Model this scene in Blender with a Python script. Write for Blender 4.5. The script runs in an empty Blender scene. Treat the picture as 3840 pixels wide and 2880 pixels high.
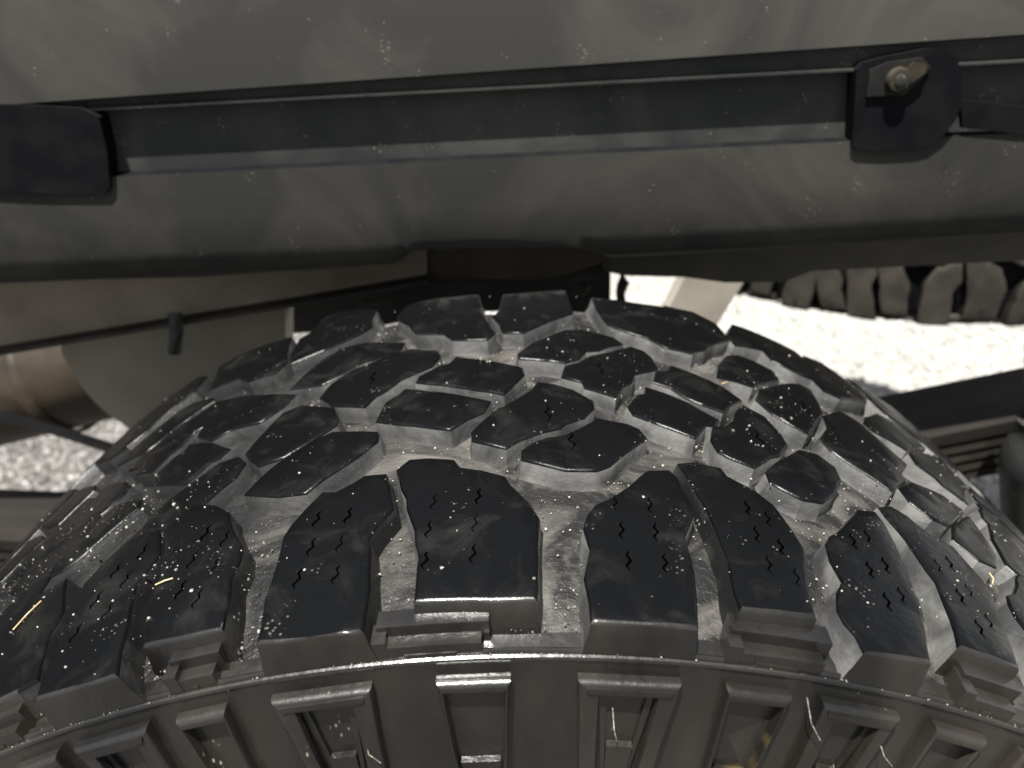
import bpy, bmesh, math, random
import numpy as np
from mathutils import Vector, Matrix
random.seed(7); rng = np.random.default_rng(7)
sc = bpy.context.scene; C = sc.collection
PI = math.pi; RAD = math.radians
R = 0.40                       # tyre radius, metres; wheel axis = world Y, outboard shoulder at y = 0
# ------------------------------------------------------------------ camera
CAM = Vector((-0.00444, -0.17737, R + 0.16804)); PITCH, ROLL, FPX = 0.48328, -0.00914, 2977.46
cd = bpy.data.cameras.new('camera'); cam = bpy.data.objects.new('camera', cd); C.objects.link(cam)
fw = Vector((0, math.cos(PITCH), -math.sin(PITCH))); rt = Vector((1, 0, 0)); up = rt.cross(fw)
r2 = rt*math.cos(ROLL) + up*math.sin(ROLL); u2 = -rt*math.sin(ROLL) + up*math.cos(ROLL)
cam.matrix_world = Matrix(((r2.x, u2.x, -fw.x, CAM.x), (r2.y, u2.y, -fw.y, CAM.y), (r2.z, u2.z, -fw.z, CAM.z), (0, 0, 0, 1)))
cd.sensor_width = 36; cd.lens = FPX/3840*36; cd.clip_start = 0.01; cd.clip_end = 800
cd.dof.use_dof = True; cd.dof.focus_distance = 0.29; cd.dof.aperture_fstop = 10
sc.camera = cam
def pt(x, y, Y):               # point of the place seen at photo pixel (x, y) that lies at world depth Y
    d = fw + r2*((x-1920)/FPX) - u2*((y-1440)/FPX)
    return CAM + d*((Y-CAM.y)/d.y)
# ------------------------------------------------------------------ light
SUN_EL, SUN_AZ = RAD(71), RAD(180+30)      # sun behind the camera, over its left shoulder
w = bpy.data.worlds.new('World'); sc.world = w; w.use_nodes = True
nt = w.node_tree; nt.nodes.clear()
sky = nt.nodes.new('ShaderNodeTexSky'); sky.sky_type = 'NISHITA'; sky.sun_disc = False
sky.sun_elevation = SUN_EL; sky.sun_rotation = SUN_AZ; sky.dust_density = 2.0; sky.ozone_density = 0.6
bg = nt.nodes.new('ShaderNodeBackground'); bg.inputs['Strength'].default_value = 0.055
hs = nt.nodes.new('ShaderNodeHueSaturation'); hs.inputs['Saturation'].default_value = .35   # hazy, pale sky
ow = nt.nodes.new('ShaderNodeOutputWorld'); nt.links.new(sky.outputs[0], hs.inputs['Color']); nt.links.new(hs.outputs[0], bg.inputs[0]); nt.links.new(bg.outputs[0], ow.inputs[0])
sl = bpy.data.lights.new('sun', 'SUN'); sl.energy = 5.0; sl.angle = RAD(0.5); sl.color = (1, .965, .91)
so = bpy.data.objects.new('sun', sl); C.objects.link(so)
sdir = Vector((math.sin(SUN_AZ)*math.cos(SUN_EL), math.cos(SUN_AZ)*math.cos(SUN_EL), math.sin(SUN_EL)))
so.rotation_euler = sdir.to_track_quat('Z', 'Y').to_euler(); so.location = (0, 6, 6)
vs = sc.view_settings; sc.display_settings.display_device = 'sRGB'
vs.view_transform = 'Standard'; vs.look = 'None'; vs.gamma = 1; vs.use_curve_mapping = False; vs.exposure = 1.25
# ------------------------------------------------------------------ helpers
def tag(o, label=None, cat=None, kind=None, group=None):
    if label: o['label'] = label
    if cat: o['category'] = cat
    if kind: o['kind'] = kind
    if group: o['group'] = group
    return o
def empty(name, loc, label, cat, **k):
    o = bpy.data.objects.new(name, None); C.objects.link(o); o.location = loc; o.empty_display_size = .05
    return tag(o, label, cat, **k)
def link(name, me, parent=None):
    o = bpy.data.objects.new(name, me); C.objects.link(o)
    if parent:
        o.parent = parent
        o.matrix_parent_inverse = (Matrix.Translation(parent_loc(parent))).inverted()
    return o
def parent_loc(p):
    v = Vector(p.location)
    return v
def fin(name, bm, mats, parent=None, smooth=35):
    me = bpy.data.meshes.new(name); bmesh.ops.recalc_face_normals(bm, faces=bm.faces); bm.to_mesh(me); bm.free()
    for m in (mats if isinstance(mats, (list, tuple)) else [mats]): me.materials.append(m)
    if smooth:
        me.polygons.foreach_set('use_smooth', [True]*len(me.polygons)); me.set_sharp_from_angle(angle=RAD(smooth))
    return link(name, me, parent)
def bevel(bm, w_, seg=2, ang=30):
    es = [e for e in bm.edges if len(e.link_faces) == 2 and e.calc_face_angle(0) > RAD(ang)]
    if es: bmesh.ops.bevel(bm, geom=es, offset=w_, segments=seg, profile=.6, affect='EDGES', clamp_overlap=True)
def prism(bm, pts, vec):       # closed polygon (list of Vectors) extruded by vec
    a = [bm.verts.new(p) for p in pts]; b = [bm.verts.new(Vector(p)+vec) for p in pts]; n = len(a)
    bm.faces.new(a); bm.faces.new(b[::-1])
    for i in range(n): bm.faces.new((a[i], b[i], b[(i+1) % n], a[(i+1) % n]))
def box(bm, lo, hi):
    lo, hi = Vector(lo), Vector(hi)
    prism(bm, [(lo.x, lo.y, lo.z), (hi.x, lo.y, lo.z), (hi.x, hi.y, lo.z), (lo.x, hi.y, lo.z)], Vector((0, 0, hi.z-lo.z)))
def tube(bm, pts, rad, n=16, cap=True):
    pts = [Vector(p) for p in pts]; rings = []
    for i, p in enumerate(pts):
        t = (pts[min(i+1, len(pts)-1)]-pts[max(i-1, 0)]).normalized()
        a = t.cross(Vector((0, 0, 1)));  a = a.normalized() if a.length > .1 else Vector((1, 0, 0)); b = t.cross(a)
        r_ = rad[i] if isinstance(rad, (list, tuple)) else rad
        rings.append([bm.verts.new(p+a*r_*math.cos(2*PI*k/n)+b*r_*math.sin(2*PI*k/n)) for k in range(n)])
    for i in range(len(rings)-1):
        for k in range(n): bm.faces.new((rings[i][k], rings[i][(k+1) % n], rings[i+1][(k+1) % n], rings[i+1][k]))
    if cap: bm.faces.new(rings[0]); bm.faces.new(rings[-1][::-1])
# ------------------------------------------------------------------ materials
def mat(name, col, rough=.6, metal=0, spec=.5, col2=None, nscale=20, lo=.4, hi=.65, detail=6, bump=0, bscale=200, bdist=.001,
        specks=0, speck_col=(.4, .38, .33), speck_scale=300, rvar=0, dist=0.0, coat=0, squash=None, ior=None, left_shade=None, crough=.13, civ=1.5):
    m = bpy.data.materials.new(name); m.use_nodes = True; N = m.node_tree.nodes; L = m.node_tree.links
    b = N['Principled BSDF']; b.inputs['Roughness'].default_value = rough; b.inputs['Metallic'].default_value = metal
    b.inputs['Specular IOR Level'].default_value = spec; b.inputs['Coat Weight'].default_value = coat; b.inputs['Coat Roughness'].default_value = crough; b.inputs['Coat IOR'].default_value = civ
    b.inputs['Base Color'].default_value = (*col, 1)
    g = N.new('ShaderNodeNewGeometry'); vec = g.outputs['Position']
    if squash:
        mp = N.new('ShaderNodeMapping'); mp.inputs['Scale'].default_value = squash; L.new(vec, mp.inputs[0]); vec = mp.outputs[0]
    def noise(s, d, di=0):
        n = N.new('ShaderNodeTexNoise'); n.inputs['Scale'].default_value = s; n.inputs['Detail'].default_value = d
        n.inputs['Roughness'].default_value = .6; n.inputs['Distortion'].default_value = di; L.new(vec, n.inputs['Vector']); return n.outputs['Fac']
    def ramp(src, a, b_):
        r = N.new('ShaderNodeMapRange'); r.inputs[1].default_value = a; r.inputs[2].default_value = b_; L.new(src, r.inputs[0]); return r.outputs[0]
    cur = None
    if col2:
        f = ramp(noise(nscale, detail, dist), lo, hi)
        mx = N.new('ShaderNodeMix'); mx.data_type = 'RGBA'; mx.inputs[6].default_value = (*col, 1); mx.inputs[7].default_value = (*col2, 1)
        L.new(f, mx.inputs[0]); cur = mx.outputs[2]
        if rvar:
            mr = N.new('ShaderNodeMapRange'); mr.inputs[3].default_value = rough; mr.inputs[4].default_value = min(1, rough+rvar); L.new(f, mr.inputs[0]); L.new(mr.outputs[0], b.inputs['Roughness'])
    if specks:
        v = N.new('ShaderNodeTexVoronoi'); v.inputs['Scale'].default_value = speck_scale; L.new(vec, v.inputs['Vector'])
        r1 = ramp(v.outputs['Distance'], .28, .12)
        n2 = ramp(noise(speck_scale*.13, 3), .72-.25*specks, .76-.25*specks)
        mu = N.new('ShaderNodeMath'); mu.operation = 'MULTIPLY'; L.new(r1, mu.inputs[0]); L.new(n2, mu.inputs[1])
        mx = N.new('ShaderNodeMix'); mx.data_type = 'RGBA'; L.new(mu.outputs[0], mx.inputs[0])
        if cur: L.new(cur, mx.inputs[6])
        else: mx.inputs[6].default_value = (*col, 1)
        mx.inputs[7].default_value = (*speck_col, 1); cur = mx.outputs[2]
    if left_shade:                  # (x0, x1, colour): groove shade painted in, darker left, ragged edge between x0 and x1
        sx = N.new('ShaderNodeSeparateXYZ'); L.new(g.outputs['Position'], sx.inputs[0])
        ad = N.new('ShaderNodeMath'); ad.operation = 'MULTIPLY_ADD'; L.new(noise(22, 5), ad.inputs[0]); ad.inputs[1].default_value = .22; L.new(sx.outputs[0], ad.inputs[2])
        mx = N.new('ShaderNodeMix'); mx.data_type = 'RGBA'; L.new(ramp(ad.outputs[0], left_shade[0]+.11, left_shade[1]+.11), mx.inputs[0]); mx.inputs[6].default_value = (*left_shade[2], 1)
        L.new(cur, mx.inputs[7]); cur = mx.outputs[2]
    if ior: b.inputs['IOR'].default_value = ior
    if cur: L.new(cur, b.inputs['Base Color'])
    if bump:
        bp = N.new('ShaderNodeBump'); bp.inputs['Strength'].default_value = bump; bp.inputs['Distance'].default_value = bdist
        L.new(noise(bscale, 5), bp.inputs['Height']); L.new(bp.outputs[0], b.inputs['Normal']); L.new(bp.outputs[0], b.inputs['Coat Normal'])
    return m
M_TOP = mat('worn_tread_rubber', (.0022, .0024, .0027), .30, spec=.2, col2=(.011, .0106, .0097), nscale=42, lo=.52, hi=.80, detail=13, bump=.3, bscale=300, bdist=.0008, rvar=.35, specks=.4, speck_col=(.10, .095, .08), speck_scale=520, dist=.8)
M_WALL = mat('dusty_rubber', (.035, .0355, .036), .5, spec=.45, col2=(.13, .129, .122), nscale=34, lo=.40, hi=.68, bump=.45, bscale=400, bdist=.0008, rvar=.2, specks=.2, speck_scale=450, dist=.8, left_shade=(-.15, -.03, (.013, .0132, .0135)))
M_FLOOR = mat('dirty_groove_rubber', (.010, .010, .0098), .45, spec=.4, col2=(.10, .094, .083), nscale=22, lo=.44, hi=.70, detail=10, bump=.7, bscale=260, bdist=.0016, rvar=.3, specks=.35, speck_col=(.20, .188, .165), speck_scale=600, dist=1.8, left_shade=(-.14, -.01, (.008, .008, .0085)))
M_SIDE = mat('glossy_sidewall_rubber', (.004, .0037, .0033), .42, spec=.2, col2=(.026, .022, .0175), nscale=18, lo=.42, hi=.70, bump=.55, bscale=110, bdist=.0009, rvar=.1, specks=.25, speck_col=(.3, .27, .2), speck_scale=500, coat=1, crough=.24, civ=1.58, squash=(1, 1, .45))
M_LINER = mat('dusty_grey_plastic', (.023, .0228, .021), .75, spec=.2, col2=(.062, .059, .050), nscale=7, lo=.44, hi=.84, detail=12, bump=.1, bscale=120, bdist=.001, specks=.45, speck_col=(.13, .12, .095), speck_scale=380, rvar=.1, dist=1.2)
M_BAND = mat('black_plastic_channel', (.018, .0195, .0195), .6, spec=.3, col2=(.052, .052, .046), nscale=12, lo=.42, hi=.74, detail=10, bump=.1, bscale=200, bdist=.001, specks=.5, speck_col=(.2, .18, .14), speck_scale=420, rvar=.2, dist=1.4)
M_BLACK = mat('black_rubber_pocket', (.0035, .004, .005), .8, spec=.08, col2=(.009, .0095, .010), nscale=40, lo=.4, hi=.7)
M_TAUPE = mat('dusty_frame_steel', (.19, .175, .135), .6, spec=.3, col2=(.30, .28, .22), nscale=7, lo=.35, hi=.7, bump=.15, bscale=90, bdist=.001, rvar=.2)
M_RUST = mat('heat_stained_exhaust_steel', (.022, .018, .014), .5, metal=.2, col2=(.075, .053, .033), nscale=9, lo=.42, hi=.68, bump=.2, bscale=120, bdist=.001, rvar=.25)
M_SPRING = mat('dark_spring_steel', (.014, .0125, .011), .55, spec=.3, metal=.1, col2=(.032, .026, .021), nscale=25, lo=.45, hi=.75, bump=.4, bscale=250, bdist=.0008, squash=(.4, 1, 1))
M_LEAF = mat('brown_spring_edge', (.022, .019, .016), .6, spec=.3, metal=0, col2=(.05, .042, .034), nscale=25, lo=.45, hi=.7, bump=.3, bscale=250, bdist=.0008)
M_DARK = mat('dark_underbody_paint', (.02, .019, .016), .6, col2=(.06, .05, .038), nscale=12, lo=.45, hi=.7)
M_PAINT = mat('grey_body_paint', (.10, .11, .12), .3, coat=.5, col2=(.12, .12, .12), nscale=3)
M_STONE = mat('pale_grit', (.12, .11, .095), .4, spec=.6, col2=(.40, .375, .33), nscale=700, lo=.44, hi=.64)
M_STRAW = mat('dry_straw', (.35, .27, .13), .6, col2=(.5, .42, .27), nscale=300)
M_BOLT = mat('dull_bolt_metal', (.02, .018, .014), .7, spec=.15, col2=(.05, .042, .03), nscale=120)
M_GOLD = mat('ochre_reflection_rubber', (.008, .007, .006), .42, spec=.3, col2=(.17, .12, .045), nscale=26, lo=.48, hi=.70, detail=3, coat=1, crough=.2, bump=.6, bscale=95, bdist=.0010)  # ochre patches paint a golden reflection onto one sidewall lug
M_WALLDK = mat('shade_toned_groove_rubber', (.008, .008, .0085), .4, spec=.4, col2=(.035, .034, .032), nscale=45, lo=.5, hi=.75, bump=.5, bscale=400, bdist=.0008, specks=.4, speck_scale=420)  # dark colour stands in for the shade inside some shoulder grooves
M_PEB = mat('pale_gravel_stone', (.24, .235, .22), .6, col2=(.50, .49, .46), nscale=60, lo=.35, hi=.65)
M_GROUND = mat('gravelly_concrete', (.26, .255, .24), .8, col2=(.42, .41, .385), nscale=55, lo=.38, hi=.62, detail=8, bump=1, bscale=90, bdist=.01, specks=.8, speck_col=(.18, .175, .165), speck_scale=45)
M_PEB2 = mat('pinkish_grey_gravel_stone', (.08, .076, .072), .4, spec=.6, col2=(.30, .285, .275), nscale=70, lo=.40, hi=.62)  # darker tone put into these stones in place of shade at the left
# ------------------------------------------------------------------ ground
bm = bmesh.new()
for i in range(2): pass
bmesh.ops.create_grid(bm, x_segments=40, y_segments=40, size=300)
for v in bm.verts: v.co.z = -R-.002
g = fin('ground', bm, M_GROUND, smooth=0); g['kind'] = 'structure'
bm = bmesh.new(); bmesh.ops.create_grid(bm, x_segments=30, y_segments=20, size=1)
for v in bm.verts: v.co = Vector((v.co.x*40, v.co.y*10-9.35, -R+.003))
dr = fin('unseen_dark_apron', bm, mat('dark_apron_surface', (.045, .044, .042), .85, col2=(.075, .072, .068), nscale=40, bump=.8, bscale=120, bdist=.005, specks=.7, speck_col=(.14, .13, .12), speck_scale=90), smooth=0); dr['kind'] = 'structure'  # unseen dark ground added to cut bounce and reflection on the sidewall
def scatter_mesh(name, P, S, mt, sub=0, parent=None, squash=None, kind='stuff'):
    """many small stones as ONE mesh: positions P (n,3), sizes S (n,)"""
    b = bmesh.new(); bmesh.ops.create_icosphere(b, subdivisions=1, radius=1)
    V = np.array([v.co[:] for v in b.verts]); F = np.array([[v.index for v in f.verts] for f in b.faces]); b.free()
    n = len(P); nv = len(V)
    ax = rng.normal(size=(n, 3)); ax /= np.linalg.norm(ax, axis=1)[:, None]; an = rng.uniform(0, 6.28, n)
    sc3 = S[:, None]*rng.uniform(.6, 1.25, (n, 3))
    W = V[None]*sc3[:, None, :]*(1+rng.uniform(-.2, .2, (n, nv, 1)))
    k = ax[:, None, :]; c_, s_ = np.cos(an)[:, None, None], np.sin(an)[:, None, None]
    W = W*c_+np.cross(np.broadcast_to(k, W.shape), W)*s_+k*(W*k).sum(-1, keepdims=True)*(1-c_)
    W = (W+P[:, None, :]).reshape(-1, 3); FF = (F[None]+(np.arange(n)*nv)[:, None, None]).reshape(-1, 3)
    me = bpy.data.meshes.new(name); me.from_pydata(W.tolist(), [], FF.tolist()); me.materials.append(mt)
    o = link(name, me, parent); 
    if kind: o['kind'] = kind
    return o
n = 26000
P = np.stack([rng.uniform(-1.7, 2.6, n), rng.uniform(.75, 3.2, n), np.full(n, -R)], 1)
S = rng.uniform(.003, .0085, n)*rng.choice([1, 1, 1.5], n); P[:, 2] += S*.15
o = scatter_mesh('gravel', P[P[:, 0] > -.15], S[P[:, 0] > -.15], M_PEB); tag(o, 'loose pale gravel covering the ground beneath and beyond the vehicle', 'gravel')
n = 22000
P = np.stack([rng.uniform(-1.7, -.12, n), rng.uniform(.75, 2.4, n), np.full(n, -R+.002)], 1); S = rng.uniform(.003, .008, n)*rng.choice([1, 1, 1.4], n)
o = scatter_mesh('coarse_gravel', P, S, M_PEB2); tag(o, 'coarse pinkish brown gravel on the ground at the left', 'gravel')
bm = bmesh.new(); bmesh.ops.create_grid(bm, x_segments=60, y_segments=60, size=1)
for v in bm.verts: v.co = Vector((v.co.x*2-2.12+.05*math.sin(v.co.y*9), v.co.y*3+1.6, -R+.002))
gp = fin('gravel_bed', bm, mat('shade_toned_gravel_bed', (.06, .055, .046), .8, col2=(.17, .162, .15), nscale=70, bump=1, bscale=120, bdist=.01), smooth=0); gp['kind'] = 'structure'  # bed toned dark with its stones, in place of shade
# ------------------------------------------------------------------ vehicle body over the wheel
veh = empty('vehicle', (-1.6, 1.2, -R), 'grey vehicle body carrying on out of the picture at the left', 'vehicle')
bm = bmesh.new(); box(bm, (-4.2, .50, .02), (-1.75, 2.25, .10)); bevel(bm, .01)
fin('floor_pan', bm, M_DARK, veh)
bm = bmesh.new(); box(bm, (-4.2, .42, .105), (-1.77, 2.30, 1.25)); bevel(bm, .06, 3)
fin('body_shell', bm, M_PAINT, veh)
# ------------------------------------------------------------------ wheel
prof = lambda wv: R - .004*min(abs(2*(wv-.135)/.27), 1.3)**2.5
BLK = {
'S4': [(-488,797),(-452,854),(-372,850),(-281,825),(-252,770),(-169,741),(-78,701),(-63,650),(4,545),(37,456),(28,306),(25,126),(15,82),(-167,85),(-346,90),(-352,169),(-356,291),(-381,427),(-419,549)],
'S3': [(-540,771),(-498,593),(-488,553),(-534,465),(-555,405),(-534,315),(-518,167),(-511,-9),(-678,-17),(-832,6),(-855,184),(-856,363),(-872,483),(-826,613),(-774,712),(-719,698),(-654,745),(-622,777)],
'S2': [(-1174,713),(-1119,605),(-1040,483),(-1023,402),(-1035,321),(-1010,210),(-988,90),(-1114,87),(-1260,98),(-1308,251),(-1339,361),(-1339,427),(-1376,568),(-1462,761),(-1497,863),(-1406,872),(-1255,796)],
'S1': [(-1516,820),(-1414,576),(-1412,531),(-1452,429),(-1428,342),(-1387,219),(-1357,87),(-1327,-3),(-1482,-4),(-1622,6),(-1650,79),(-1658,167),(-1674,253),(-1689,350),(-1706,454),(-1735,550),(-1700,636),(-1655,723),(-1597,801)],
'S0': [(-1898,652),(-1777,432),(-1770,365),(-1785,334),(-1735,219),(-1685,91),(-1816,66),(-1938,70),(-1990,181),(-2030,313),(-2084,497),(-2068,615)],
'S5': [(481,769),(552,783),(576,744),(599,619),(602,534),(571,456),(542,402),(544,290),(533,156),(510,-3),(351,-7),(198,0),(199,74),(190,168),(217,298),(208,404),(223,476),(257,533),(320,577),(406,671)],
'S6': [(622,843),(673,859),(781,848),(796,798),(891,729),(944,653),(976,538),(989,434),(964,334),(922,166),(919,104),(797,96),(675,89),(674,176),(688,300),(685,447),(669,593),(641,752)],
'S7': [(1354,770),(1437,793),(1444,729),(1422,534),(1393,372),(1357,224),(1281,11),(1182,1),(1056,-13),(1054,48),(1028,100),(1023,149),(1057,227),(1097,293),(1091,394),(1108,483),(1233,621)],
'S8': [(1490,852),(1557,884),(1617,860),(1670,775),(1783,741),(1801,640),(1828,578),(1806,456),(1751,335),(1727,235),(1682,107),(1586,112),(1458,120),(1499,241),(1514,338),(1537,432),(1526,554),(1524,667),(1496,785)],
'S9': [(1876,381),(1916,465),(2047,605),(2130,589),(2143,444),(2025,181),(1943,43),(1833,55),(1752,79),(1801,206)],
'A3': [(-825,1150),(-627,1093),(-624,1035),(-687,942),(-807,817),(-857,749),(-965,763),(-1109,833),(-1081,894),(-1010,1020),(-894,1110)],
'A4': [(-1,818),(156,752),(273,755),(323,791),(398,883),(503,1009),(485,1079),(438,1109),(316,1136),(302,1107),(235,1046),(171,985),(94,967),(50,937),(1,879)],
'A5': [(471,1269),(529,1380),(570,1402),(586,1465),(668,1428),(756,1367),(869,1260),(837,1203),(799,1196),(770,1148),(724,1070),(629,1121),(587,1144),(485,1202)],
'A6': [(1048,1453),(1130,1390),(1168,1243),(1167,1165),(1091,1049),(1046,1021),(938,914),(855,946),(813,982),(803,1061),(837,1180),(907,1216),(962,1283),(995,1380)],
'A7': [(993,885),(1073,991),(1163,1078),(1223,1141),(1315,1147),(1366,1078),(1352,982),(1269,852),(1181,761),(1098,752),(1031,790),(990,820)],
'A8': [(1411,1330),(1501,1471),(1622,1508),(1720,1455),(1804,1346),(1798,1222),(1642,1050),(1565,1118),(1482,1179),(1421,1244)],
'A9a': [(1717,1102),(1850,1223),(2043,1253),(2134,1190),(1873,934),(1796,936),(1723,1007)],
'A9b': [(1913,938),(2145,1156),(2134,1025),(2092,858),(2013,748),(1920,739),(1840,812)],
'A10': [(2338,1228),(2525,1291),(2551,1151),(2418,852),(2185,763),(2141,819),(2209,1026)],
'B2': [(-1053,1482),(-880,1386),(-833,1277),(-836,1232),(-934,1125),(-1019,1054),(-1123,1037),(-1219,1164),(-1176,1322),(-1127,1455)],
'B1': [(-1580,1871),(-1430,1809),(-1138,1638),(-1171,1542),(-1251,1457),(-1399,1480),(-1493,1438),(-1613,1552),(-1615,1752)],
'B4': [(-631,1200),(-612,1361),(-558,1421),(-538,1461),(-480,1439),(-247,1332),(-150,1278),(-171,1186),(-243,1132),(-307,1064),(-465,1125)],
'B5': [(-205,1030),(-109,1210),(-68,1231),(-4,1313),(51,1376),(72,1454),(150,1430),(232,1384),(308,1292),(308,1232),(255,1146),(177,1085),(153,1052),(69,1018),(-20,957),(-73,905),(-143,938),(-192,968)],
'B6': [(211,1627),(195,1513),(288,1468),(295,1416),(417,1358),(460,1456),(510,1506),(536,1596),(669,1691),(662,1812),(633,1883),(568,1913),(438,1814),(345,1749),(278,1664)],
'B7': [(664,1660),(727,1681),(754,1751),(853,1699),(983,1611),(1046,1517),(977,1436),(916,1349),(767,1421),(701,1504),(635,1532)],
'B8': [(1150,1567),(1220,1701),(1375,1853),(1517,1957),(1581,1933),(1563,1771),(1533,1639),(1416,1477),(1339,1350),(1281,1380),(1195,1447)],
'B9': [(1538,1616),(1696,1778),(1798,1713),(1856,1597),(1930,1431),(1821,1335),(1731,1463),(1623,1528),(1511,1496)],
'C8': [(996,1732),(1041,1894),(1126,2041),(1198,2102),(1293,2076),(1386,2020),(1383,1921),(1230,1780),(1166,1715),(1085,1731)],
'C4': [(-1148,1743),(-1122,1841),(-1042,2005),(-956,2096),(-836,2095),(-632,2005),(-636,1929),(-738,1854),(-849,1808),(-894,1752),(-987,1694)],
'C5': [(-960,1542),(-937,1656),(-847,1761),(-708,1842),(-564,1912),(-427,1847),(-408,1778),(-439,1679),(-500,1636),(-577,1573),(-636,1483),(-685,1434),(-717,1356),(-876,1428)],
'C6': [(-481,1574),(-452,1609),(-392,1668),(-342,1687),(-319,1751),(-153,1681),(1,1606),(6,1535),(-32,1455),(-86,1348),(-251,1421),(-489,1528)],
'C7': [(-10,1764),(66,1885),(241,2074),(327,2087),(402,2055),(490,2013),(524,1952),(448,1898),(387,1836),(324,1817),(283,1725),(215,1679),(2,1710)],
'F3': [(-1256,2540),(-1232,2784),(-1126,2797),(-990,2741),(-885,2642),(-884,2453),(-858,2351),(-947,2240),(-1080,2170),(-1253,2105),(-1299,2265),(-1304,2492)],
'F2': [(-1813,2692),(-1424,2595),(-1396,2421),(-1371,2282),(-1318,2132),(-1354,2038),(-1501,2063),(-1615,2188),(-1805,2215),(-1943,2636)],
'F4': [(-701,2464),(-679,2595),(-605,2659),(-249,2664),(-230,2391),(-140,2035),(-173,1950),(-347,1980),(-396,2073),(-552,2121),(-614,2273),(-691,2392)],
'F5': [(-141,2280),(-108,2363),(-88,2638),(286,2737),(297,2345),(147,2191),(14,2035),(-77,2033)],
'F6': [(449,2644),(760,2646),(890,2670),(880,2383),(865,2270),(899,1972),(771,1984),(686,2075),(549,2141),(491,2202),(449,2424)],
'F7': [(906,2706),(1087,2703),(1197,2590),(1220,2346),(1025,2126),(992,2053),(912,1995),(874,2275),(889,2388)],
'F8': [(1353,2695),(1496,2680),(1758,2616),(1781,2491),(1687,2145),(1598,2143),(1452,2208),(1444,2354),(1243,2282),(1233,2417)],
'F9': [(1832,2604),(1974,2646),(2041,2591),(2111,2505),(2216,2443),(2100,2222),(1945,2114),(1802,2009),(1705,2027),(1687,2145)],
}

def resamp(q, step):
    out = []
    for i in range(len(q)):
        a, b = Vector(q[i]), Vector(q[(i+1) % len(q)]); k = max(1, int((b-a).length/step))
        for j in range(k): out.append(a.lerp(b, j/k))
    return out
def offset(q, d):
    n = len(q); res = []
    for i in range(n):
        a, b, c = q[i-1], q[i], q[(i+1) % n]
        e1 = (b-a); e2 = (c-b)
        n1 = Vector((e1.y, -e1.x)).normalized() if e1.length > 1e-9 else Vector((0, 0)); n2 = Vector((e2.y, -e2.x)).normalized() if e2.length > 1e-9 else n1
        m = n1+n2
        m = m.normalized()/max(.5, math.sqrt(max(.01, (1+n1.dot(n2))/2))) if m.length > .05 else n1
        res.append(b+m*d)
    return res
def area(q): return sum(q[i].x*q[(i+1) % len(q)].y-q[(i+1) % len(q)].x*q[i].y for i in range(len(q)))/2
def bend(v, s0=0):             # flat (arc s, width w, height h) in metres -> wheel coordinates
    th = (v.x-s0)/R; r = prof(v.y)+v.z
    return Vector((r*math.sin(th), v.y, r*math.cos(th)))
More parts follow.
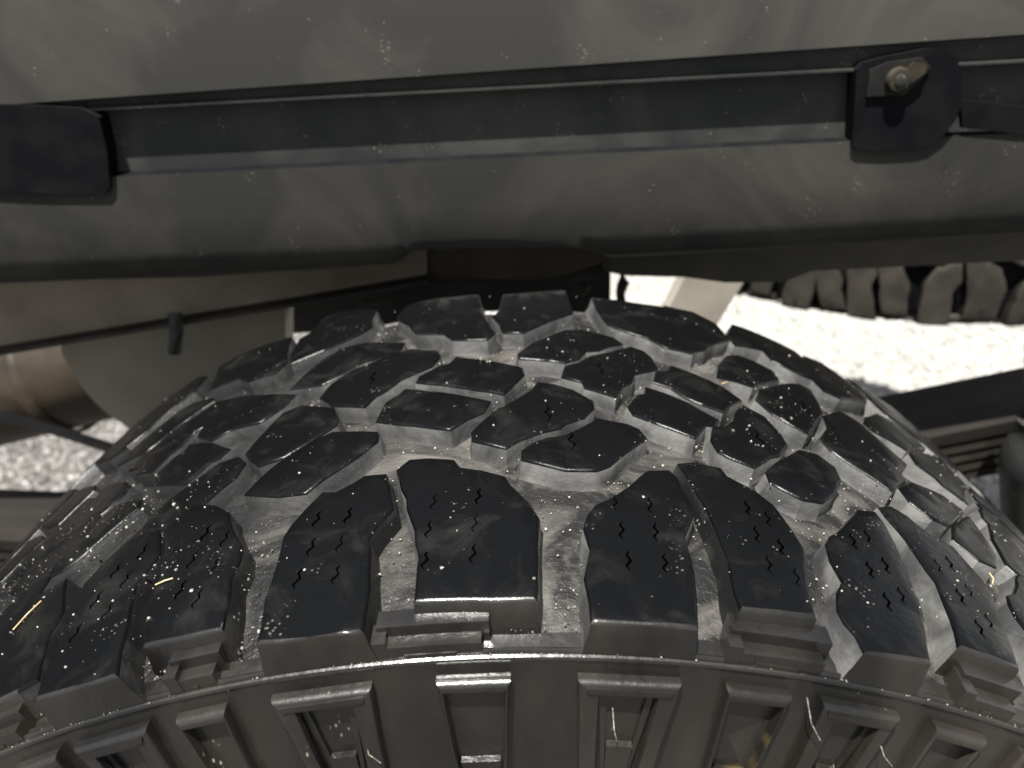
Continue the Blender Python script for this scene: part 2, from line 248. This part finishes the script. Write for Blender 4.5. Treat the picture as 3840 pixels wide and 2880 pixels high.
def block_mesh(key, q, depth=.009, edge=None):
    rnd = random.Random(key); grow = .0014 if key in ('B1', 'B2', 'A3', 'F2', 'F3', 'C4') else .0004
    q = [Vector((a/10000, b/10000)) for a, b in q]
    if area(q) < 0: q.reverse()
    q = resamp(q, .006); q = [p+Vector((rnd.uniform(-.3, .3), rnd.uniform(-.3, .3)))*.001*(3 if rnd.random() < .07 else 1) for p in q]
    s0 = sum(p.x for p in q)/len(q); bm = bmesh.new()
    rings = []
    for off, h in ((-.0007, 0), (.0000, -.0003), (.0006, -.0011), (.0012, -min(depth, .0088)*.75), (.0018, -.0088), (.0028, -depth-.002)):
        o_ = offset(q, off+grow)
        rings.append([bm.verts.new((p.x-s0, max(p.y, -.0012 if h > -.001 else -.0015), h+(rnd.uniform(-.00012, .00012) if h == 0 else 0))) for p in o_])
    n = len(q)
    top = bm.faces.new(rings[0]); bot = bm.faces.new(rings[-1][::-1])
    for a in range(len(rings)-1):
        for i in range(n):
            f = bm.faces.new((rings[a][i], rings[a+1][i], rings[a+1][(i+1) % n], rings[a][(i+1) % n]))
            mx_ = max(rings[c][d].co.y for c in (a, a+1) for d in (i, (i+1) % n)) 
            out_ = key[0] == 'S' and mx_ < (.0025 if not edge else edge[2]/10000+.002)
            f.material_index = (2 if out_ else (1 if a >= 2 else 0))
    if edge:                   # stepped terraces on the outboard end of the set-back shoulder lugs
        x0, x1, y0 = edge[0]/10000-s0, edge[1]/10000-s0, edge[2]/10000
        def slab(xa, xb, ya, yb, h0, h1, mi):
            b2 = bmesh.new(); prism(b2, [Vector((xa, ya, h1)), Vector((xb, ya, h1)), Vector((xb, yb, h1)), Vector((xa, yb, h1))], Vector((0, 0, h0-h1)))
            bevel(b2, .0008, 2)
            for f in b2.faces: f.material_index = mi
            m2 = bpy.data.meshes.new('t'); b2.to_mesh(m2); b2.free(); bm.from_mesh(m2); bpy.data.meshes.remove(m2)
        slab(x0+.0005, x1-.0005, y0*.42, y0+.002, -.0045, -.0162, 2)
        slab(x0+.003, x1-.003, -.0010, y0*.5, -.0085, -.0162, 2)
        slab(x0+.009, x1-.011, -.0014, y0*.3, -.0115, -.0162, 2)
        slab(x0-.001, x0+.0035, -.0012, y0*.8, -.0062, -.0162, 2)
    bmesh.ops.triangulate(bm, faces=[top, bot])
    for k in range(-9, 10):
        geom = bm.verts[:]+bm.edges[:]+bm.faces[:]
        bmesh.ops.bisect_plane(bm, geom=geom, dist=1e-6, plane_co=(k*.01, 0, 0), plane_no=(1, 0, 0))
    for v in bm.verts: v.co = bend(v.co)
    bmesh.ops.recalc_face_normals(bm, faces=bm.faces)
    me = bpy.data.meshes.new('tread_block'); bm.to_mesh(me); bm.free()
    for m in (M_TOP, M_WALLDK if key in ('S0', 'S1', 'S2', 'S3', 'S6') else M_WALL, M_SIDE): me.materials.append(m)
    me.polygons.foreach_set('use_smooth', [True]*len(me.polygons)); me.set_sharp_from_angle(angle=RAD(32))
    return me, s0
EDGE = {'S4': (-485, -120, 82), 'S2': (-1180, -995, 87), 'S6': (640, 985, 88), 'S8': (1460, 1700, 107), 'S0': (-1960, -1750, 66)}
MESH = {k: block_mesh(k, q, .0148 if k[0] == 'S' else .0090, EDGE.get(k)) for k, q in BLK.items() if k != 'S9'}
LAY = [(k, 0.0) for k in MESH]
G = ('C7', 'B6', 'B7', 'A5', 'A6', 'A7')
LAY += [(k, -.222) for k in ('C7', 'B6', 'A5', 'A4', 'B5')] + [('A7', -.258)]
LAY += [(k, .186+.095*i) for i in range(22) for k in G]
LAY += [('S5', -.262)] + [(k, .168+.0906*i) for i in range(23) for k in ('S5', 'S6')]
LAY += [(k, .175+.0876*i) for i in range(24) for k in ('F6', 'F7')]
# casing: groove floor, shoulder ridge and sidewalls, revolved about the axle
HALF = [(.135, R-.0086), (.10, R-.0088), (.06, R-.0098), (.03, R-.0118), (.016, R-.0138), (.006, R-.0158), (.0012, R-.0170), (.0004, R-.0161), (-.0003, R-.0160), (-.0008, R-.0166), (-.0010, R-.0173), (-.0016, R-.0172), (-.0023, R-.0176), (-.0026, R-.0184),
        (-.0022, R-.0194), (-.0022, R-.0210), (-.0028, R-.030), (-.0045, R-.045), (-.0058, R-.07), (-.006, R-.10), (-.002, R-.13), (.012, R-.155), (.020, R-.160), (.03, R-.162)]
def casing(name, parent, nseg=432):
    pr = HALF + [(.27-a, b) for a, b in HALF[::-1]][:]
    pr = HALF[::-1] + [(.27-a, b) for a, b in HALF[1:]]
    bm = bmesh.new(); rg = []
    for i in range(nseg):
        th = 2*PI*i/nseg
        rg.append([bm.verts.new((b*math.sin(th), a, b*math.cos(th))) for a, b in pr])
    for i in range(nseg):
        A, B = rg[i], rg[(i+1) % nseg]
        for j in range(len(pr)-1):
            f = bm.faces.new((A[j], B[j], B[j+1], A[j+1])); r_ = (pr[j][1]+pr[j+1][1])/2
            f.material_index = 0 if r_ > R-.0160 else 1
            sm = (th if th < PI else th-2*PI)*R
            if r_ > R-.0160 and (pr[j][0]+pr[j+1][0])/2 < .075 and (sm < -.049 or .048 < sm < .082): f.material_index = 2  # floors of these grooves take the shade-toned rubber
    return fin(name, bm, [M_FLOOR, M_SIDE, M_WALLDK], parent, 28)
def side_lug(w_deg, r_top, r_bot, taper, wide):
    """raised trapezoid frame on the outboard sidewall, centred on theta 0"""
    bm = bmesh.new(); y0 = lambda r: np.interp(R-r, [.0205, .03, .045, .07, .10], [-.0022, -.0028, -.0045, -.0058, -.006])
    hw = RAD(w_deg)/2
    def P(u, r, h):            # u in -1..1 across, r radius, h height above the sidewall
        th = u*hw*(1-taper*(r_top-r)/(r_top-r_bot)); return Vector((r*math.sin(th), float(y0(r))-h, r*math.cos(th)))
    fr = .42 if wide else .16; tb = .0058 if wide else .0042
    H = .0040
    rows_r = [r_top, r_top-tb, r_top-.016, r_bot+.006, r_bot]
    outer = [(-1, r_top), (1, r_top), (1, (r_top+r_bot)/2), (1, r_bot), (-1, r_bot), (-1, (r_top+r_bot)/2)]
    ui = 1-fr
    inner = [(-ui, r_top-tb), (ui, r_top-tb), (ui, (r_top+r_bot)/2), (ui*.9, r_bot+.004), (-ui*.9, r_bot+.004), (-ui, (r_top+r_bot)/2)]
    def shr(poly, d, du): return [(u*(1-du), r_top-d if r == r_top else (r_top-tb+d if abs(r-(r_top-tb)) < 1e-6 else r)) for u, r in poly]
    rings = [[bm.verts.new(P(u, r, h)) for u, r in poly] for poly, h in ((outer, -.001), (outer, H-.0018), (shr(outer, .0006, .03), H-.0006), (shr(outer, .0018, .10), H), (shr(inner, .0009, -.04), H), (inner, H-.0007), (inner, .0002))]
    ib = rings[-1]
    for i in range(6):
        j = (i+1) % 6
        for A_, B_ in zip(rings, rings[1:]): bm.faces.new((A_[i], A_[j], B_[j], B_[i]))
    bm.faces.new(ib)
    bmesh.ops.recalc_face_normals(bm, faces=bm.faces)
    # inner plateau with its own bright top ledge, lower down the recess
    rp = r_top-(.027 if wide else .034); up_ = ui*(.55 if wide else .86)
    a = [P(-up_, rp, .0001), P(up_, rp, .0001), P(up_*.85, r_bot+.005, .0001), P(-up_*.85, r_bot+.005, .0001)]
    b2 = bmesh.new(); prism(b2, a, Vector((0, -.0024, 0))); bevel(b2, .0009, 2, 40)
    if wide:                   # second, thinner ledge under the frame's top
        a = [P(-.86, r_top-.0018, H-.0002), P(.86, r_top-.0018, H-.0002), P(.82, r_top-.0036, H-.0002), P(-.82, r_top-.0036, H-.0002)]
        prism(b2, a, Vector((0, -.0010, 0)))
        for sg in (-1, 1):     # slanting ribs on both sides of the recess
            a = [P(sg*ui*.98, r_top-tb-.001, .0), P(sg*ui*.72, r_top-tb-.001, .0), P(sg*ui*.45, r_bot+.006, .0), P(sg*ui*.62, r_bot+.006, .0)]
            prism(b2, a, Vector((0, -.0016, 0)))
    me2 = bpy.data.meshes.new('t'); b2.to_mesh(me2); b2.free(); bm.from_mesh(me2); bpy.data.meshes.remove(me2)
    bmesh.ops.recalc_face_normals(bm, faces=bm.faces)
    me = bpy.data.meshes.new('sidewall_lug'); bm.to_mesh(me); bm.free(); me.materials.append(M_SIDE)
    me.polygons.foreach_set('use_smooth', [True]*len(me.polygons)); me.set_sharp_from_angle(angle=RAD(40))
    return me
LUGS = [(-20.85, 4.2, 1), (-15.9, 2.6, 0), (-9.85, 4.9, 1), (-2.6, 3.5, 0), (4.7, 4.9, 1), (10.9, 3.2, 0), (16.1, 4.1, 1), (21.6, 3.0, 0), (-25.3, 2.6, 0)]
SLM = {}
def add_wheel(name, loc, rot, label, cat):
    root = empty(name, loc, label, cat)
    root.rotation_euler = rot
    return root
def put(name, me, parent, th=0, y=0):
    o = bpy.data.objects.new(name, me); C.objects.link(o); o.parent = parent; o.rotation_euler = (0, th, 0); o.location = (0, y, 0); return o
def build_tyre(root):
    cs = casing('tyre', None); cs.parent = root
    for k, sh in LAY:
        me, s0 = MESH[k]; put('tread_block', me, cs, (s0+sh)/R)
    for a, wd, wide in LUGS + [(27.5+11.9*i*.98, 4.6, 1) for i in range(26)] + [(33.2+11.9*i*.98, 3.1, 0) for i in range(26)]:
        key = (round(wd, 1), wide)
        if key not in SLM: SLM[key] = side_lug(wd, R-.0238, R-.072, .22, wide)
        sl_ = put('sidewall_lug', SLM[key], cs, RAD(a))
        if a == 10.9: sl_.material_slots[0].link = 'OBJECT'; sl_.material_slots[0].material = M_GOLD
    # steel rim and hub
    bm = bmesh.new(); rp = [(.012, .240), (.010, .236), (.016, .225), (.05, .215), (.22, .215), (.254, .225), (.260, .236), (.258, .240)]
    ns = 96; rg = [[bm.verts.new((b*math.sin(2*PI*i/ns), a, b*math.cos(2*PI*i/ns))) for a, b in rp] for i in range(ns)]
    for i in range(ns):
        for j in range(len(rp)-1): bm.faces.new((rg[i][j], rg[(i+1) % ns][j], rg[(i+1) % ns][j+1], rg[i][j+1]))
    fin('rim', bm, M_DARK, None).parent = root
    bm = bmesh.new(); bmesh.ops.create_cone(bm, segments=48, radius1=.216, radius2=.10, depth=.05, cap_ends=True, matrix=Matrix.Translation((0, .10, 0)) @ Matrix.Rotation(PI/2, 4, 'X'))
    fin('wheel_disc', bm, M_DARK, None).parent = root
    return cs
wheel = add_wheel('truck_wheel', (0, 0, 0), (0, 0, 0), 'big black off-road wheel in the foreground with dusty chunky tread seen from its top', 'wheel')
tyre = build_tyre(wheel)
# second wheel, lying level under the far part of the vehicle
spare = add_wheel('spare_wheel', (.562, 1.079, .188), (RAD(90), 0, 0), 'spare wheel with dull brown-grey tread hanging level at the upper right, under the panel', 'wheel')
def copy_tree(o, parent):
    c = o.copy(); C.objects.link(c); c.parent = parent; c.matrix_parent_inverse = o.matrix_parent_inverse.copy()
    for ch in o.children: copy_tree(ch, c)
M_OLD = mat('brown_dusted_rubber', (.034, .031, .026), .7, spec=.2, col2=(.06, .054, .045), nscale=30, bump=.3, bscale=400)
M_OLD2 = mat('dark_brown_groove_wall', (.018, .016, .014), .8, spec=.1)
for ch in list(wheel.children): copy_tree(ch, spare)
for o in spare.children_recursive:
    if o.name.startswith('tread_block') and o.data:
        o.material_slots[0].link = 'OBJECT'; o.material_slots[0].material = M_OLD
        for k_, m_ in ((1, M_OLD2), (2, M_OLD)): o.material_slots[k_].link = 'OBJECT'; o.material_slots[k_].material = m_
    elif o.name.startswith('tyre'):
        for k_ in (0, 2): o.material_slots[k_].link = 'OBJECT'; o.material_slots[k_].material = M_BLACK
# ------------------------------------------------------------------ sipes, grit and straw on the near tyre
def on(s, wv, h=0): return bend(Vector((s, wv, h)))
bm = bmesh.new()
def squig(pts, wd=.0007):
    wd *= .95
    pts = [Vector((a/1000, b/1000, 0)) for a, b in pts]; L_ = []
    for i, p in enumerate(pts):
        t = (pts[min(i+1, len(pts)-1)]-pts[max(0, i-1)]).normalized(); nn = Vector((-t.y, t.x, 0))*wd/2*(.35 if i in (0, len(pts)-1) else 1)
        L_.append((bm.verts.new(bend(p+nn+Vector((0, 0, .0002)))), bm.verts.new(bend(p-nn+Vector((0, 0, .0002))))))
    for a, b in zip(L_, L_[1:]): bm.faces.new((a[0], b[0], b[1], a[1]))
for cx in (-33, -17, -76, -64, 33, 45, 82, 90, 123, 131, 160, 169, -112, -122, -150, -160):
    w0 = 22+random.uniform(-3, 6)
    for seg in range(3):
        x0 = cx+random.uniform(-1, 1); y0 = w0+seg*15
        squig([(x0, y0), (x0-1.0, y0+2), (x0+.9, y0+4.5), (x0-.2, y0+7), (x0+.8, y0+9)], random.uniform(.0005, .0011))
for k, (me, s0) in MESH.items():
    if k[0] in 'ABC':
        q = BLK[k]; cx = sum(a for a, b in q)/len(q)/10; cy = sum(b for a, b in q)/len(q)/10
        for dx in ((-6,) if k in ('A4', 'B6', 'C5') else (5,) if k in ('B5', 'A6', 'B8') else ()):
            squig([(cx+dx, cy-7), (cx+dx+1.5, cy-3), (cx+dx-1, cy), (cx+dx+1, cy+3), (cx+dx, cy+7)], .0008)
o = fin('sipe_cuts', bm, mat('black_sipe_slit', (.0004, .0004, .0004), .9, spec=0), None, 0); o.parent = tyre; o['kind'] = 'stuff'
def grit(n, s0, s1, w0, w1, size, hh, name, mt=M_STONE, clump=0):
    s = rng.uniform(s0, s1, n); wv = rng.uniform(w0, w1, n)
    if clump:
        c = rng.integers(0, clump, n); cs_ = rng.uniform(s0, s1, clump); cw = rng.uniform(w0, w1, clump)
        s = cs_[c]+rng.normal(0, .007, n); wv = np.clip(cw[c]+rng.normal(0, .007, n), .001, .268)
    th = s/R; r = R-.004*np.abs(2*(wv-.135)/.27)**2.5+hh
    return np.stack([r*np.sin(th), wv, r*np.cos(th)], 1), (.25+1.1*rng.uniform(0, 1, n)**4)*size
ps = []; ss = []
for a in ((420, -.30, .30, .0, .27, .00042, 0), (330, -.25, -.09, .01, .12, .0006, 0, 30), (200, -.1, .22, .02, .2, .0005, 0, 26), (120, .02, .28, .08, .2, .0005, 0, 12)):
    p, s_ = grit(*a[:7], 'x', clump=a[7] if len(a) > 7 else 0); ps.append(p); ss.append(s_)
for a in ((7000, -.30, .30, .03, .25, .0005, -.0084), (3500, -.28, .02, .004, .05, .00045, -.0105)):
    p, s_ = grit(*a[:7], 'x'); ps.append(p); ss.append(s_)
o = scatter_mesh('grit', np.concatenate(ps), np.concatenate(ss), M_STONE); tag(o, 'fine pale grit and crumbs stuck on the tread of the near tyre', 'grit')
ns = 260; th = rng.uniform(-.5, .5, ns); rr = rng.uniform(R-.019, R-.0165, ns)
P = np.stack([rr*np.sin(th), np.where(rr > R-.018, -.0018, -.0022), rr*np.cos(th)], 1)
o = scatter_mesh('grit_on_rim_line', P, rng.uniform(.0001, .0003, ns), M_STONE); tag(o, 'line of tiny pale grains caught on the ridge below the shoulder lugs', 'grit')
# ------------------------------------------------------------------ panel above the tyre
Y0 = .33
bot = ([-600, 0, 700, 1100, 1500, 1545, 1600, 2150, 2225, 2290, 2867, 3840, 4500], [1125, 1100, 1085, 1055, 1010, 965, 955, 948, 962, 995, 968, 915, 880])
liner = empty('underbody_panel', pt(1920, 500, Y0), 'dusty dark grey plastic panel with a long black recessed channel, filling the top', 'panel')
bm = bmesh.new(); rows = []
NX = 110
for i in range(NX+1):
    x = -500+4900*i/NX; bt = 400-.069*x; rl = 430-.0515*x; bb = 683-.048*x; lo = float(np.interp(x, *bot)); bt = min(bt, rl-16); l0 = float(np.interp(x, [-600, 1100, 2400, 3840, 4500], [1125, 1055, 1000, 915, 880]))
    prof_ = [(-700, .03), (-300, .012), (bt-6, 0), (bt+4, .006), (rl-9, .007), (rl-5, .002), (rl+4, .002), (rl+9, .012), (bb-4, .0110), (bb+1, .0012), (bb*.6+l0*.4, 0), (bb*.3+l0*.7, .001), (min(bb*.15+l0*.85, lo-14), .004), (min(bb*.08+l0*.92, lo-9), .008), (min(bb*.03+l0*.97, lo-4), .014), (lo, .024), (lo+8, .075), (lo+2, .12)]
    rows.append([bm.verts.new(pt(x, y, Y0) + Vector((0, d, 0))) for y, d in prof_])
for a, b in zip(rows, rows[1:]):
    for j in range(len(a)-1):
        f = bm.faces.new((a[j], a[j+1], b[j+1], b[j])); f.material_index = 2 if j == 8 else (1 if 2 <= j <= 8 and j not in (4,) else 0)
fin('panel', bm, [M_LINER, M_BAND, M_BLACK], liner, 40)
def poly(name, src, Y, th, m, parent=None, bv=.002, smooth=35):
    bm = bmesh.new(); prism(bm, [pt(x, y, Y) for x, y in src], Vector((0, th, 0))); 
    if bv: bevel(bm, bv)
    return fin(name, bm, m, parent, smooth)
poly('clip_pocket', [(-500, 395), (60, 392), (300, 405), (370, 440), (400, 560), (412, 700), (395, 728), (150, 725), (-60, 712), (-500, 715)], Y0-.002, .03, M_BLACK, liner, .003)
pk = poly('clip_pocket', [(3212, 262), (3235, 236), (3300, 218), (3480, 180), (3545, 188), (3592, 225), (3608, 290), (3606, 390), (3585, 450), (3545, 500), (3490, 545), (3440, 560), (3300, 568), (3215, 562), (3195, 545)], Y0-.002, .03, M_BLACK, liner, .003)
poly('pocket_plate', [(3250, 362), (3262, 265), (3330, 235), (3460, 215), (3490, 250), (3455, 300), (3390, 358)], Y0-.004, .003, mat('dark_plate_plastic', (.010, .0105, .0105), .7, spec=.15, col2=(.02, .019, .016), nscale=40), liner, .001)
for (x, y, r_, d, m) in ((3370, 300, .0075, .004, M_BOLT), (3372, 300, .0045, .006, M_BAND)):
    bm = bmesh.new(); bmesh.ops.create_cone(bm, segments=24 if r_ > .005 else 6, radius1=r_, radius2=r_*.85, depth=d, cap_ends=True, matrix=Matrix.Translation(pt(x, y, Y0-.0065)) @ Matrix.Rotation(PI/2, 4, 'X'))
    bevel(bm, .0006); fin('washer' if r_ > .005 else 'bolt', bm, m, liner)
poly('bolt_tab', [(3385, 275), (3430, 232), (3478, 240), (3470, 275), (3420, 312), (3390, 310)], Y0-.0062, .0015, M_BOLT, liner, .0005)
poly('channel_end', [(3600, 372), (3840, 400), (4400, 460), (4400, 560), (3840, 505), (3610, 480)], Y0-.0005, .004, M_BLACK, liner, .001)
# ------------------------------------------------------------------ frame, cross member, brackets
fr = empty('chassis_frame', pt(1200, 1200, .42), 'taupe dusty steel frame rail behind the panel and above the tyre at the left', 'frame')
poly('rail_top', [(-500, 1000), (1600, 900), (1600, 1055), (1040, 1150), (560, 1228), (0, 1322), (-500, 1405)], .41, .05, mat('brown_dusty_rail', (.14, .115, .085), .7, spec=.2, col2=(.27, .235, .18), nscale=9, lo=.35, hi=.7), fr, .004)
poly('rail_flange', [(-500, 1402), (0, 1320), (560, 1226), (1040, 1148), (1600, 1052), (1600, 1068), (1040, 1162), (560, 1240), (0, 1334), (-500, 1418)], .395, .02, M_LEAF, fr, .002)
poly('rail_side', [(225, 1240), (232, 1325), (262, 1380), (300, 1440), (345, 1498), (395, 1545), (480, 1605), (640, 1720), (1070, 1720), (1070, 1100), (900, 1150)], .455, .03, M_TAUPE, fr, .004)
bm = bmesh.new(); tube(bm, [pt(655, 1172, .39), pt(662, 1240, .385), pt(655, 1320, .385)], .0055, 12); fin('hanging_bolt', bm, M_DARK, fr)
xm = empty('cross_member', pt(1900, 1040, .43), 'dark brown underbody cross member just behind the highest tread blocks', 'frame')
poly('beam', [(1100, 880), (2255, 880), (2290, 1030), (2288, 1180), (1100, 1250)], .44, .04, M_DARK, xm, .004)
poly('beam_plate', [(1560, 905), (2240, 905), (2262, 985), (2050, 1050), (1560, 1040)], .415, .006, mat('brown_underbody_steel', (.028, .021, .012), .6, col2=(.06, .045, .027), nscale=20), xm, .002)
for x, y, r_ in ((1365, 1138, .0035), (1405, 1130, .003), (2190, 1082, .005)):
    bm = bmesh.new(); bmesh.ops.create_icosphere(bm, subdivisions=2, radius=r_, matrix=Matrix.Translation(pt(x, y, .40)))
    for v in bm.verts: v.co += Vector((random.uniform(-1, 1), random.uniform(-1, 1), random.uniform(-1, 1)))*.0012
    fin('bolt_head', bm, M_BOLT, xm)
bm = bmesh.new(); tube(bm, [pt(2330, 1010, .43), pt(2338, 1060, .428), pt(2326, 1100, .43), pt(2335, 1180, .43)], [.0042, .005, .0038, .005], 10); tag(fin('brake_hose', bm, M_DARK), 'thin dark vertical hose beside the small bright opening right of centre', 'hose')
poly_b = poly('support_arm', [(2610, 960), (2850, 960), (2600, 1360), (2400, 1360)], .50, .02, mat('pale_dusty_bracket', (.22, .20, .165), .6, spec=.3, col2=(.34, .31, .26), nscale=9), None, .004); tag(poly_b, 'slanting taupe steel arm between the small bright opening and the spare wheel', 'bracket')
fl = poly('frame_flange', [(2240, 950), (3000, 900), (4300, 860), (4300, 950), (3840, 976), (3038, 1017), (2941, 1058), (2719, 1060), (2570, 1040), (2350, 1034), (2270, 1020)], .42, .02, mat('olive_brown_flange', (.035, .032, .022), .6, col2=(.07, .062, .045), nscale=14), None, .003)
tag(fl, 'thin olive brown flange running along the lower edge of the grey panel at right', 'flange')
# ------------------------------------------------------------------ exhaust, hose, spring pack, damper
mf = empty('exhaust_silencer', pt(150, 1450, .62), 'heat stained brown exhaust silencer at the far left behind the frame plate', 'exhaust')
A1, A2 = pt(-500, 1545, .62), pt(820, 1205, .62); ax = (A2-A1).normalized()
bm = bmesh.new(); tube(bm, [A1, A1.lerp(A2, .5), A2-ax*.01, A2], [.075, .075, .075, .066], 56); fin('silencer_can', bm, M_RUST, mf, 30)
E1 = pt(225, 1370, .62)
bm = bmesh.new(); tube(bm, [E1-ax*.008, E1-ax*.004, E1+ax*.004, E1+ax*.008], [.075, .0785, .0785, .075], 56, False); fin('rolled_seam', bm, M_RUST, mf, 60)
bm = bmesh.new(); tube(bm, [pt(-400, 1450, .50), pt(-50, 1545, .49), pt(120, 1590, .48), pt(290, 1640, .46), pt(420, 1682, .44), pt(700, 1790, .40)], .0048, 14)
tag(fin('brake_line', bm, M_DARK), 'dark diagonal cable crossing the grey gravel at the left edge', 'cable')
ls = empty('leaf_spring', pt(3500, 1500, .41), 'dark leaf spring pack crossing behind the tyre, visible at right and far left', 'leaf spring')
top = [(-900, 1800), (230, 1843), (1200, 1760), (2200, 1640), (3300, 1487), (3840, 1377), (4700, 1190)]
F_ = [pt(x, y, .455) for x, y in top]
def lerp_path(P_, t):
    t *= len(P_)-1; i = min(int(t), len(P_)-2); return P_[i].lerp(P_[i+1], t-i)
F_ = [lerp_path(F_, i/30) for i in range(31)]
z_ = 0
for k, (thk, dz) in enumerate(((.011, 0), (.0085, .014), (.008, .026), (.008, .0375), (.008, .049))):
    bm = bmesh.new(); a0 = [] ; n_ = len(F_)
    for i, p in enumerate(F_):
        yn = .455-.075+.0015*k
        ring = [bm.verts.new((p.x, yy, p.z-dz-zz)) for yy, zz in ((.455, 0), (yn, 0), (yn, thk), (.455, thk))]
        if a0: 
            for j in range(4): bm.faces.new((a0[j], a0[(j+1) % 4], ring[(j+1) % 4], ring[j]))
        else: bm.faces.new(ring)
        a0 = ring
    bm.faces.new(a0[::-1]); bevel(bm, .0016, 2); fin('leaf', bm, M_SPRING if k == 0 else M_LEAF, ls)
sh = empty('shock_absorber', pt(3890, 1800, .33), 'dark grey rubber damper boot at the right edge beside the leaf spring', 'damper')
bm = bmesh.new(); pp = [pt(3915, y, .335) for y in range(1560, 2160, 30)]
tube(bm, pp, [.018+.012*min(1, max(0, (i-1)/4)) for i in range(len(pp))], 32); fin('boot', bm, M_BAND, sh, 60)
bm = bmesh.new(); tube(bm, [pt(3915, 1300, .335), pt(3915, 1570, .335)], .012, 20); fin('rod', bm, M_SPRING, sh)
# stray straws and rubber hairs
bm = bmesh.new()
def hair(P_, r_=.00035): tube(bm, P_, r_, 6)
for s_, w_, dx, dy in ((-.130, .038, .0032, .0006), (.1, .165, .002, .002), (-.198, .05, .003, .006), (.188, .06, .002, .004)):
    hair([on(s_-dx, w_-dy, .0006), on(s_+.0006, w_-.0003, .0010), on(s_+dx, w_+dy, .0004)], .0003)
o = fin('straw_bits', bm, M_STRAW); tag(o, 'few short straw yellow fibres lying on the left shoulder lugs', 'straw', kind='stuff')
bm = bmesh.new()
for a, r0, da, dr in ((13.2, .377, 1.2, .012), (4.1, .364, .3, .009), (16.6, .350, 1.0, .010), (17.8, .366, 1., .006), (-8.5, .356, .7, .008)):
    hair([Vector((r*math.sin(RAD(t)), y, r*math.cos(RAD(t)))) for t, r, y in ((a, r0, -.005), (a+da*.3, r0-dr*.5, -.0095), (a+da, r0-dr, -.010))], .00019)
o = fin('mould_hairs', bm, M_STONE); tag(o, 'thin pale rubber whiskers standing off the lower sidewall of the near tyre', 'rubber hairs', kind='stuff')
